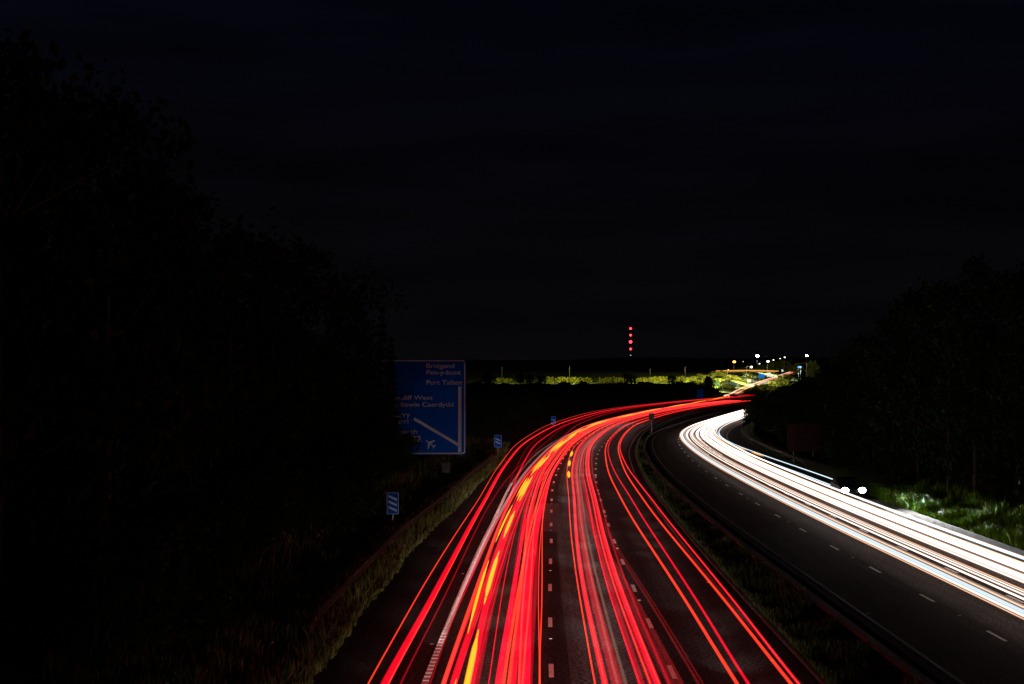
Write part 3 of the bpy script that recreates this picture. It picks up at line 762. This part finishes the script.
amb = pch([(20, -6.1), (38, -6.05), (52, -6.05), (94, -5.6), (157, -4.6), (236, -4.4), (307, -4.0), (380, -5.5), (440, -9.5), (480, -13), (545, -22.0)])
t8 = pch([(20, -5.9), (38, -5.84), (52, -5.8), (94, -5.4), (157, -4.7), (562, -4.6)])
t9 = pch([(20, -5.5), (38, -5.45), (52, -5.45), (94, -5.27), (157, -4.8), (562, -4.8)])
t10 = pch([(20, -5.2), (38, -5.14), (52, -5.0), (94, -5.0), (157, -4.5), (562, -4.4)])
t14 = pch([(20, -2.65), (38, -2.59), (52, -2.53), (94, -2.36), (157, -2.7), (236, -2.3), (562, -2.3)])
t15 = pch([(20, -2.35), (38, -2.32), (52, -2.31), (94, -2.0), (157, -2.2), (562, -2.1)])
tbr = pch([(20, -1.8), (38, -1.78), (52, -1.72), (94, -1.48), (157, -1.4), (562, -1.4)])
t18 = pch([(20, .35), (38, .2), (52, 0), (65, -.31), (94, -.75), (157, -.9), (562, -.9)])
t19 = pch([(20, 1.2), (38, 1.23), (52, 1.34), (94, 1.17), (164, .93), (219, .75), (257, .85), (562, .9)])
t20 = pch([(20, 1.45), (38, 1.53), (52, 1.75), (94, 1.84), (153, 1.28), (220, 1.0), (562, 1.1)])
T = lambda lab, l, ex=(), y0=Y0, y1=Y1: trail(lab, xl, l, y0, y1, GR, ex)
T('thin red trail nearest the left verge, outermost on the hard shoulder', [(t1, .8, .05, .05, RED['hot']), (off(t1, 1.66), .8, .045, .045, RED['deep'])], y1=566)
T('thick red trail running on the hard shoulder beside the outermost thin one', [(t2, .8, .26, .12, RED['red']), (off(t2, .12), .84, .05, .05, RED['hot']), (off(t2, 1.6), .82, .13, .1, RED['red'])], y1=566)
T('thin dark red trail between the hard shoulder trails and the ribbed line', [(t3, .78, .05, .05, RED['deep']), (off(t3, 1.5), .78, .05, .05, RED['red'])], y1=566)
T('pinkish red trail just inside the ribbed edge line', [(pk, .8, .2, .05, RED['pink']), (off(pk, .12), .8, .05, .05, RED['red']), (off(pk, 1.2), .8, .05, .06, RED['red'])], y0=44)
T('strong red trail in the left lane next to the ribbed edge line', [(t6, .8, .14, .1, RED['hot']), (off(t6, 1.45), .8, .16, .1, RED['red'])])
T('doubled red trail in the left lane beside the amber flashes', [(t7, .85, .2, .1, RED['red']), (off(t7, 1.35), .85, .12, .1, RED['hot']), (off(t7, .65), 1.25, .05, .05, RED['deep'])])
rdash = random.Random(4)
da = lambda y: (rdash.uniform(9, 14) * (1 + y / 130), rdash.uniform(4.5, 6.5) * (1 + y / 500))
T('red trail with long flashing amber indicator streaks in the left lane', [(off(amb, .1), .9, .26, .12, RED['red']), (off(amb, 1.5), .9, .24, .12, RED['red']), (off(amb, 1.42), .95, .08, .08, RED['hot'])],
  [('amber_indicator_streak', off(amb, .05), .95, .2, .12, RED['amber'], 33, 200, da), ('amber_side_streak', off(amb, -.25), 1.0, .12, .09, RED['amber'], 26, 540, da),
  ('amber_lamp_streak', off(amb, -.1), .98, .2, .12, RED['amber'], 92, 300, lambda y: (y * .22, 3)), ('amber_lamp_streak', off(amb, .25), .98, .24, .14, RED['amber'], 150, 540, lambda y: (y * .3, 5))], y1=544)
T('broad dark red trail right of the amber flashes', [(off(t8, .02), .9, .3, .12, RED['deep']), (off(t8, 1.42), .9, .2, .1, RED['red'])])
T('thin single red trail at the middle of the left lane', [(t9, .8, .04, .04, RED['red']), (off(t9, 1.38), .8, .04, .04, RED['hot'])])
T('bright orange red trail band left of the left lane line', [(t10, .82, .16, .1, RED['red']), (off(t10, .34), .85, .22, .12, RED['red']), (off(t10, .24), .9, .12, .1, RED['hot']), (off(t10, .6), .85, .07, .06, RED['hot'])])
T('narrow red trail nearest the left side of the left lane line', [(off(t10, -.1), .95, .06, .06, RED['deep']), (off(t10, .8), .95, .16, .1, RED['deep']), (off(t10, 1.05), .8, .05, .05, RED['hot'])])
ab = lambda y: (8 + (y - 112) * .08, 6)
T('orange edged red trail with three short amber flashes in the middle lane', [(t14, .8, .06, .06, RED['hot']), (off(t14, 1.25), .8, .22, .1, RED['deep'])],
  [('amber_indicator_streak', off(t14, .15), .95, .28, .12, RED['amber'], 113, 158, ab)])
T('brightest broad red trail of the middle lane', [(t15, .8, .2, .1, RED['red']), (off(t15, 1.42), .8, .2, .1, RED['red']), (off(t15, .0), .8, .05, .05, RED['hot']), (off(t15, 1.45), .8, .06, .05, RED['hot'])])
T('wide soft red band filling the left half of the middle lane', [(off(t15, .3), .9, .34, .12, RED['deep']), (off(t15, 1.25), .9, .3, .12, RED['deep'])])
T('thin brownish pale trail crossing the middle of the middle lane', [(tbr, .85, .12, .08, RED['brown']), (off(tbr, -.22), .85, .10, .08, RED['brown'])])
T('red trail hugging the right lane line inside the middle lane', [(off(t15, .95), .75, .06, .06, RED['red']), (off(t15, 1.75), .75, .1, .08, RED['deep']), (off(t15, 1.2), .85, .05, .05, RED['hot'])])
T('faint red double trail drifting across the right lane line', [(t18, .8, .09, .07, RED['dim']), (off(t18, .12), .8, .05, .05, RED['dim']), (off(t18, -.5), .85, .2, .1, RED['dim']), (off(t18, -.75), .85, .3, .1, RED['dim'])])
T('orange red trail pair in the right lane, the left one of two', [(t19, .8, .12, .09, RED['hot']), (off(t19, 1.45), .8, .12, .09, RED['hot'])])
T('red trail pair in the right lane, nearest the central reserve', [(t20, .8, .1, .08, RED['red']), (off(t20, 1.35), .8, .1, .08, RED['red']), (off(t20, 1.35), .8, .03, .03, RED['hot'])])

GW = 'white headlight trails on the right carriageway'
ws_ = pch([(20, 0), (60, 0), (120, -.1), (218, -.75), (300, .2), (520, .5)])
def W(lab, l, y1=345, y0=20, extra=()): return trail(lab, xr, [(off(ws_, u), z, a, b, WHT[m]) for u, z, a, b, m in l], y0, y1, GW, extra, 'headlight_trail')
W('orange edged white trail nearest the central reserve', [(4.45, .62, .07, .06, 'warm'), (4.62, .65, .16, .1, 'white'), (5.95, .65, .1, .1, 'white')])
W('broad bluish white trail in the middle lane beside the orange edge', [(4.85, .68, .3, .12, 'cool'), (6.25, .68, .08, .08, 'white')])
W('thin warm white trail in the centre of the middle lane', [(5.15, .7, .1, .08, 'warm'), (6.05, .6, .05, .05, 'warm'), (6.45, .7, .06, .06, 'white')])
W('pale pinkish trail at the right side of the middle lane', [(5.35, .65, .25, .1, 'faint'), (6.75, .65, .06, .06, 'warm')], y1=340)
W('white trail on the left side of the nearside lane', [(7.5, .65, .14, .1, 'white'), (8.95, .65, .16, .1, 'white')])
W('thick brilliant white trail in the nearside lane', [(7.75, .68, .3, .12, 'white'), (9.15, .68, .3, .12, 'white')])
W('white trail with a brownish pink gap in the nearside lane', [(8.05, .7, .2, .1, 'warm'), (9.4, .7, .2, .1, 'warm'), (8.4, .62, .22, .1, 'faint')])
W('high white trail of a tall vehicle in the nearside lane', [(7.95, .95, .2, .12, 'white'), (8.7, .95, .3, .12, 'faint'), (9.45, .95, .2, .12, 'white')])
W('soft white band along the right half of the nearside lane', [(8.2, .6, .34, .1, 'white'), (9.0, .6, .4, .1, 'faint'), (9.6, .6, .12, .1, 'warm')])
W('narrow bluish white trail outermost toward the green verge', [(8.75, .65, .12, .1, 'white'), (10.12, .65, .16, .1, 'cool')])
W('short wide white trail added as bloom in the far bend, on its inner side', [(5.5, .65, .4, .14, 'white'), (6.9, .65, .4, .14, 'white')], y0=150)  # short trails added: bloom in the bend built as glowing tubes
W('short wide white trail added as bloom in the far bend, in its middle', [(6.2, .68, .5, .14, 'white'), (7.5, .68, .5, .14, 'white')], y0=168)
W('short wide white trail added as bloom in the far bend, on its outer side', [(7.1, .7, .5, .14, 'white'), (8.5, .7, .5, .14, 'white')], y0=186)
W('short white trail added as bloom at the very end of the far bend', [(4.8, .7, .5, .14, 'white'), (9.6, .7, .5, .14, 'white'), (10.3, .7, .5, .14, 'white')], y0=235)
# trail of the car on the shoulder, ending at its headlamps
cu = pch([(100, 0), (104, 0), (121, -.1), (150, -1.0), (170, -1.9), (218, -2.9), (300, -2.7), (520, -2.7)])
CARX, CARY = xr(104) + 11.15, 104.0
trail('bluish white trail pair on the shoulder that ends at the car headlamps', xr, [(off(cu, 10.45), .68, .1, .1, WHT['cool']), (off(cu, 11.85), .68, .12, .1, WHT['cool'])], 104, 345, GW,
      [('amber_indicator_streak', off(cu, 11.3), .75, .25, .12, RED['amber'], 146, 170, lambda y: (9, 3))], 'headlight_trail')
# trails on the slip road and on the high road beyond
GS = 'light trails on the distant slip road'
def far_trail(label, pts, w_, h_, mat):
    r = root('distant_light_trail', pts[0], label, 'light trail', GS); tube('lamp_streak', pts, w_, h_, mat, r)
def rpts(d, z, a, b): return [(ramp_x(y) + d, y, ramp_z(y) + z) for y in np.arange(a, b, 10)]
far_trail('pinkish white trail climbing the slip road, its upper side', rpts(-1.6, .8, 555, 880), .9, .6, glow('trail_slip_pink', (1, .5, .36), 1.1))
far_trail('warm orange trail climbing the slip road, its lower side', rpts(1.0, .9, 548, 880), .8, .5, glow('trail_slip_orange', (1, .3, .1), .9))
far_trail('long orange light trail on the high road above the bank', [(111 + i * 3.6, 775 + .25 * i * i, 11.3 + .35 * math.sin(i / 11 * 3.14)) for i in range(0, 12)], .6, .5, glow('trail_high_orange', (1, .42, .05), 1.1))
far_trail('second yellowish trail just under the long orange one', [(114 + i * 3.6, 772 + .25 * i * i, 10.8 + .25 * math.sin(i / 9 * 3.14)) for i in range(0, 10)], .5, .45, glow('trail_high_yellow', (1, .6, .2), .45))

# ------------------------------------------------------------------ headlamp beams on the near carriageway (each lane's cars light the road ahead)
def spot(loc, target, power, size, col=(1, .95, .88), blend=.6, rad=.12, parent=None, name='headlamp_beam'):
    l = bpy.data.lights.new(name, 'SPOT'); l.energy = power; l.spot_size = R_(size); l.spot_blend = blend; l.color = col; l.shadow_soft_size = rad
    o = bpy.data.objects.new(name, l); COL.objects.link(o); o.location = loc
    o.rotation_euler = (Vector(target) - Vector(loc)).to_track_quat('-Z', 'Y').to_euler(); return o
rw = random.Random(8)
def wash(u, p, step, y_a=12, y_b=270):
    y = y_a
    while y < y_b:
        k = 1 if y < 120 else 1.25
        yy = y + rw.uniform(-.5, .5) * step * k; uu = u + rw.uniform(-.5, .5); q = yy + rw.uniform(4.0, 5.6); h_ = rw.uniform(.62, .85)
        o = spot((xl(yy) + uu, yy, h_), (xl(q) + uu + rw.uniform(-.3, .3), q, 0), p * step * k * (1 + max(0, y - 60) / 170), rw.uniform(42, 52), blend=1, rad=.3); o.scale = (1, .5, 1)
        y += step * k
wash(-1.8, 390, 1.7); wash(-5.3, 190, 2.6); wash(2.0, 120, 2.6); wash(-8.9, 50, 3, 12, 120)
# narrow headlamp spots added for the signs' retroreflection, wider ones for the verge
for (loc, tg, p, s, b) in [((1.5, 78, .9), (-5.4, 130, 5.8), 2100, 10, .45), ((-2, 50, .7), (-6.9, 82, 1.5), 330, 5, .5), ((3, 110, .7), (-1.6, 160, 1.6), 2000, 4, .5), ((12, 200, .7), (7.4, 255, 1.2), 1400, 4, .5), ((50, 400, .8), (62, 470, 3), 3500, 4, .5),
                          ((-3, 24, .7), (-7.2, 46, .1), 495, 44, 1), ((-2, 46, .7), (-6.0, 68, .1), 550, 34, 1), ((-1.5, 66, .7), (-5.3, 90, .1), 550, 30, 1), ((-.5, 88, .7), (-4, 114, .1), 550, 28, 1), ((2, 112, .7), (-1.5, 142, .2), 495, 26, 1), ((6, 145, .7), (1.6, 176, .2), 495, 24, 1)]:
    spot(loc, tg, p, s, blend=b)
# beams of the traffic coming towards the camera
y = 330
while y > 70:
    spot((xr(y) + 7, y, .7), (xr(y - 14) + 7, y - 14, -.2), 4, 70, (1, .75, .62), 1); y -= 16

# ------------------------------------------------------------------ car on the shoulder, headlamps towards the camera
cr_ = root('car', (CARX, CARY + .15, .012), 'dark car on the right hard shoulder facing the viewer with dazzling headlamps', 'car')
sl = (xr(108) - xr(100)) / 8; cr_.rotation_euler = (0, 0, -math.atan(sl))
side = [(.05, .28), (0, .5), (.08, .74), (.95, .93), (1.35, .98), (2.05, 1.38), (2.5, 1.46), (3.4, 1.42), (4.0, 1.02), (4.25, .95), (4.3, .6), (4.22, .3)]
def hw(z): return .88 if z < .95 else .88 - (z - .95) * .42
v = []; f = []; n = len(side)
for s in (-1, 1):
    for (y, z) in side: v.append((s * hw(z) * (.93 if y < .06 or y > 4.24 else 1), y, z))
f = [tuple(range(n)), tuple(reversed(range(n, 2 * n)))] + [(i, i + n, (i + 1) % n + n, (i + 1) % n) for i in range(n)]
body = mobj('body', v, f, pbr('dark_car_paint', (.004, .0045, .006), .6, 0, 0, 6, 0, .08), cr_)
bv = body.modifiers.new('bevel', 'BEVEL'); bv.width = .05; bv.segments = 3; bv.limit_method = 'ANGLE'
M_GLASS = pbr('dark_car_glass', (.004, .005, .006), .15, 0, 0, 6, 0, .1)
def quad(name, pts, mat): return mobj(name, pts, [(0, 1, 2, 3)], mat, cr_)
def wsp(y, z, s, e=.012): return (s, y, z)
bm = bmesh.new(); box(bm, (0, 0, 0), (1.36, .016, .68), Euler((R_(-60.2), 0, 0)).to_matrix(), .005); bmesh.ops.translate(bm, vec=(0, 1.69, 1.19), verts=bm.verts); bmo('windscreen', bm, M_GLASS, cr_)
bm = bmesh.new(); box(bm, (0, 0, 0), (1.3, .016, .55), Euler((R_(56), 0, 0)).to_matrix(), .005); bmesh.ops.translate(bm, vec=(0, 3.72, 1.235), verts=bm.verts); bmo('rear_window', bm, M_GLASS, cr_)
for s in (-1, 1):
    mobj('side_window', [(s * (hw(1.02) + .006), 1.6, 1.02), (s * (hw(1.02) + .006), 3.8, 1.02), (s * (hw(1.36) + .006), 3.35, 1.36), (s * (hw(1.36) + .006), 2.15, 1.36)], [(0, 1, 2, 3)], M_GLASS, cr_)
    for y in (.85, 3.45):
        bm = bmesh.new(); cyl(bm, (s * .68, y, .32), (s * .90, y, .32), .32, n=24); wl = bmo('wheel', bm, pbr('tyre_rubber', (.02, .02, .02), .9), cr_)
        bm = bmesh.new(); cyl(bm, (s * .885, y, .32), (s * .915, y, .32), .2, n=16); bmo('rim', bm, M_STEEL, wl)
    bm = bmesh.new(); ball(bm, (s * .62, .04, .66), (.27, .13, .2)); hl = bmo('headlamp', bm, emit('headlamp_lens', (.8, .93, 1), 60), cr_)
    bm = bmesh.new(); box(bm, (s * .98, 1.5, 1.02), (.2, .1, .13), bev=.03); bmo('door_mirror', bm, pbr('dark_car_paint', (.004, .0045, .006), .6, 0, 0, 6, 0, .08), cr_)
    bm = bmesh.new(); box(bm, (s * .66, 4.28, .78), (.3, .06, .16), bev=.02); bmo('tail_lamp', bm, pbr('tail_lens', (.35, .01, .01), .3), cr_)
bm = bmesh.new(); box(bm, (0, .0, .5), (.9, .06, .14), bev=.02); bmo('grille', bm, pbr('grille_black', (.01, .01, .01), .5), cr_)
for s in (-.62, .62):
    bo = spot((CARX + s, CARY - .15, .72), (CARX + 4.6 + s, CARY - 26, 1.0), 140000, 26, (1, 1, .96), .9); bo.scale = (1, .5, 1)
    spot((CARX + s, CARY - .15, .72), (CARX - 6 + s, CARY - 30, -.2), 500, 36, (.86, .93, 1), 1)

# ------------------------------------------------------------------ lamps of the junction and mast
def lamp(px, ptop, D, label, on=None, col=(1, .93, .78), power=0, scale=1.0, arm=0, group='distant street lamps', pbase=None, spot_deg=None):
    x, zt = at(px, ptop, D); g0 = ground_z(x, D)
    r = root('street_lamp', (x, D, g0), label, 'street lamp', group)
    bm = bmesh.new(); cyl(bm, (0, 0, -.4), (0, 0, zt - g0), .085, .055, 10); cyl(bm, (0, 0, -.3), (0, 0, 1.2), .13, .12, 10); bmo('post', bm, M_POLE, r)
    bm = bmesh.new(); al = 3.6 if spot_deg else .9; cyl(bm, (0, 0, zt - g0 - .1), (0, -al - .2, zt - g0 + .12), .06, .05, 8); bmo('arm', bm, M_POLE, r)
    bm = bmesh.new(); box(bm, (0, -al - .45, zt - g0 + .14), (.42, 1.0, .16), bev=.05); hd = bmo('lamp_head', bm, M_DARKSTEEL, r)
    if on:
        bm = bmesh.new(); ball(bm, (0, -1.4, zt - g0 - .02), (.36 * scale, .5 * scale, .26 * scale)); bmo('lens', bm, emit(on, col, {'lens_bright': 60, 'lens_orange': 9, 'lens_mid': 14, 'lens_low': 3}[on]), hd)
    if power:
        if spot_deg:
            o = spot((x, D - 4.4, zt - .3), (x, D + 4, g0), power, spot_deg, col, .5, .2, name='street_and_fill_light')  # spot added on a column without lit lens, brightens hedge and bank
        else:
            l = bpy.data.lights.new('street_and_fill_light', 'SPOT'); l.energy = power; l.color = col; l.spot_size = R_(125); l.spot_blend = .8; l.shadow_soft_size = .3
            o = bpy.data.objects.new('street_and_fill_light', l); COL.objects.link(o); o.location = (x, D - 1.4, zt - .5); o.rotation_euler = (R_(-14), 0, 0)
    return r
YEL = (1, .86, .5)
lamp(757, 355.8, 730, 'brightest white street lamp above the lit bank', 'lens_bright', (1, .95, .82), 260000, 2.2)
lamp(733.7, 361.8, 690, 'orange glowing street lamp at the left end of the lit bank', 'lens_orange', (1, .34, .05), 40000, 2.0)
lamp(806.2, 355.6, 800, 'bright white street lamp standing alone at the right above dark trees', 'lens_bright', (1, .98, .85), 160000, 1.8)
lamp(767.5, 361.3, 800, 'white street lamp just right of the brightest one', 'lens_mid', (1, .97, .85), 130000, 1.8)
lamp(765.3, 356.5, 790, 'tall unlit lamp column immediately right of the brightest lamp')
lamp(773.0, 360, 815, 'small white street lamp third right of the brightest one', 'lens_low', (1, .97, .9), 9000, 1.2)
lamp(777.4, 358.9, 790, 'unlit lamp column between the small white lamps at the right')
lamp(784.2, 357.3, 800, 'small dim white lamp at the right end of the close row', 'lens_low', (1, .97, .9), 9000, 1.3)
lamp(779.6, 358.5, 840, 'small dim white lamp behind the right end of the close row', 'lens_low', (1, .97, .9), 0, 1.0)
lamp(759, 363.7, 850, 'tiny white lamp just below the brightest street lamp', 'lens_low', (1, .98, .9), 0, 1.2)
lamp(742.7, 361.5, 800, 'dim lamp column midway between the orange and the brightest lamp', 'lens_low', (.8, .85, .8), 0, .5)
lamp(746.5, 366.5, 680, 'unlit grey lamp column rising from the middle of the lit bank', None, YEL, 130000, spot_deg=140)
lamp(727.3, 369.5, 650, 'grey lamp column at the left foot of the lit bank', None, YEL, 110000, spot_deg=140)
lamp(750.8, 367, 760, 'squat white lantern left of the brightest lamp', 'lens_mid', (1, .97, .85), 16000, 1.6)
lamp(722.5, 381, 610, 'short lamp column low on the left of the lit bank', None, YEL, 40000, spot_deg=140)
G2 = 'dim lamp columns along the lit hedge'
for px, tp, lab, p in [(502, 368, 'lamp column added to light the short left clump of hedge', 1600), (518.5, 366.5, 'thin lamp column standing in the gap left of the lit hedge', 0), (569.5, 366, 'thin lamp column rising behind the left lit hedge', 5200), (625, 368, 'thin lamp column just left of the red mast', 0), (650, 369, 'thin lamp column added to light the hedge right of the red mast', 4200), (685, 367, 'thin lamp column added to light the right end of the hedge', 5200)]:
    lamp(px, tp, 645, lab, None, (1, .9, .35), p * 8, group=G2, spot_deg=128)  # some columns added only to carry spots that light the hedge
MD = 900; mx, mz = at(630.5, 320, MD); mg = ground_z(mx, MD)
mr_ = root('radio_mast', (mx, MD, mg), 'lattice radio mast carrying a column of red warning lights on the horizon', 'mast')
H = mz - mg; bm = bmesh.new()
for a in (0, 1, 2):
    q = a * 2.094; cyl(bm, (.9 * math.cos(q), .9 * math.sin(q), -.5), (.45 * math.cos(q), .45 * math.sin(q), H * .93), .07, .06, 6)
k = 0
while k < H * .9:
    for a in (0, 1, 2):
        q = a * 2.094; p = (a + 1) * 2.094; s0 = .9 - .45 * k / H; s1 = .9 - .45 * (k + 1.6) / H
        cyl(bm, (s0 * math.cos(q), s0 * math.sin(q), k), (s1 * math.cos(p), s1 * math.sin(p), k + 1.6), .03, n=4)
    k += 1.6
bmo('lattice', bm, M_POLE, mr_)
bm = bmesh.new(); cyl(bm, (0, 0, H * .9), (0, 0, H + 1), .06, .03, 6); bmo('antenna', bm, M_POLE, mr_)
for py, s in ((328.6, .7), (335.2, .7), (341.9, .95), (349, .7)):
    z = at(0, py, MD)[1]; bm = bmesh.new(); ball(bm, (0, -.9, z - mg), (s, s, s)); bmo('warning_light', bm, emit('mast_red', (1, .03, .05), 6), mr_)
bm = bmesh.new(); ball(bm, (0, -.9, at(0, 355.3, MD)[1] - mg), (.35, .35, .3)); bmo('white_light', bm, emit('mast_white', (1, .8, .8), .8), mr_)
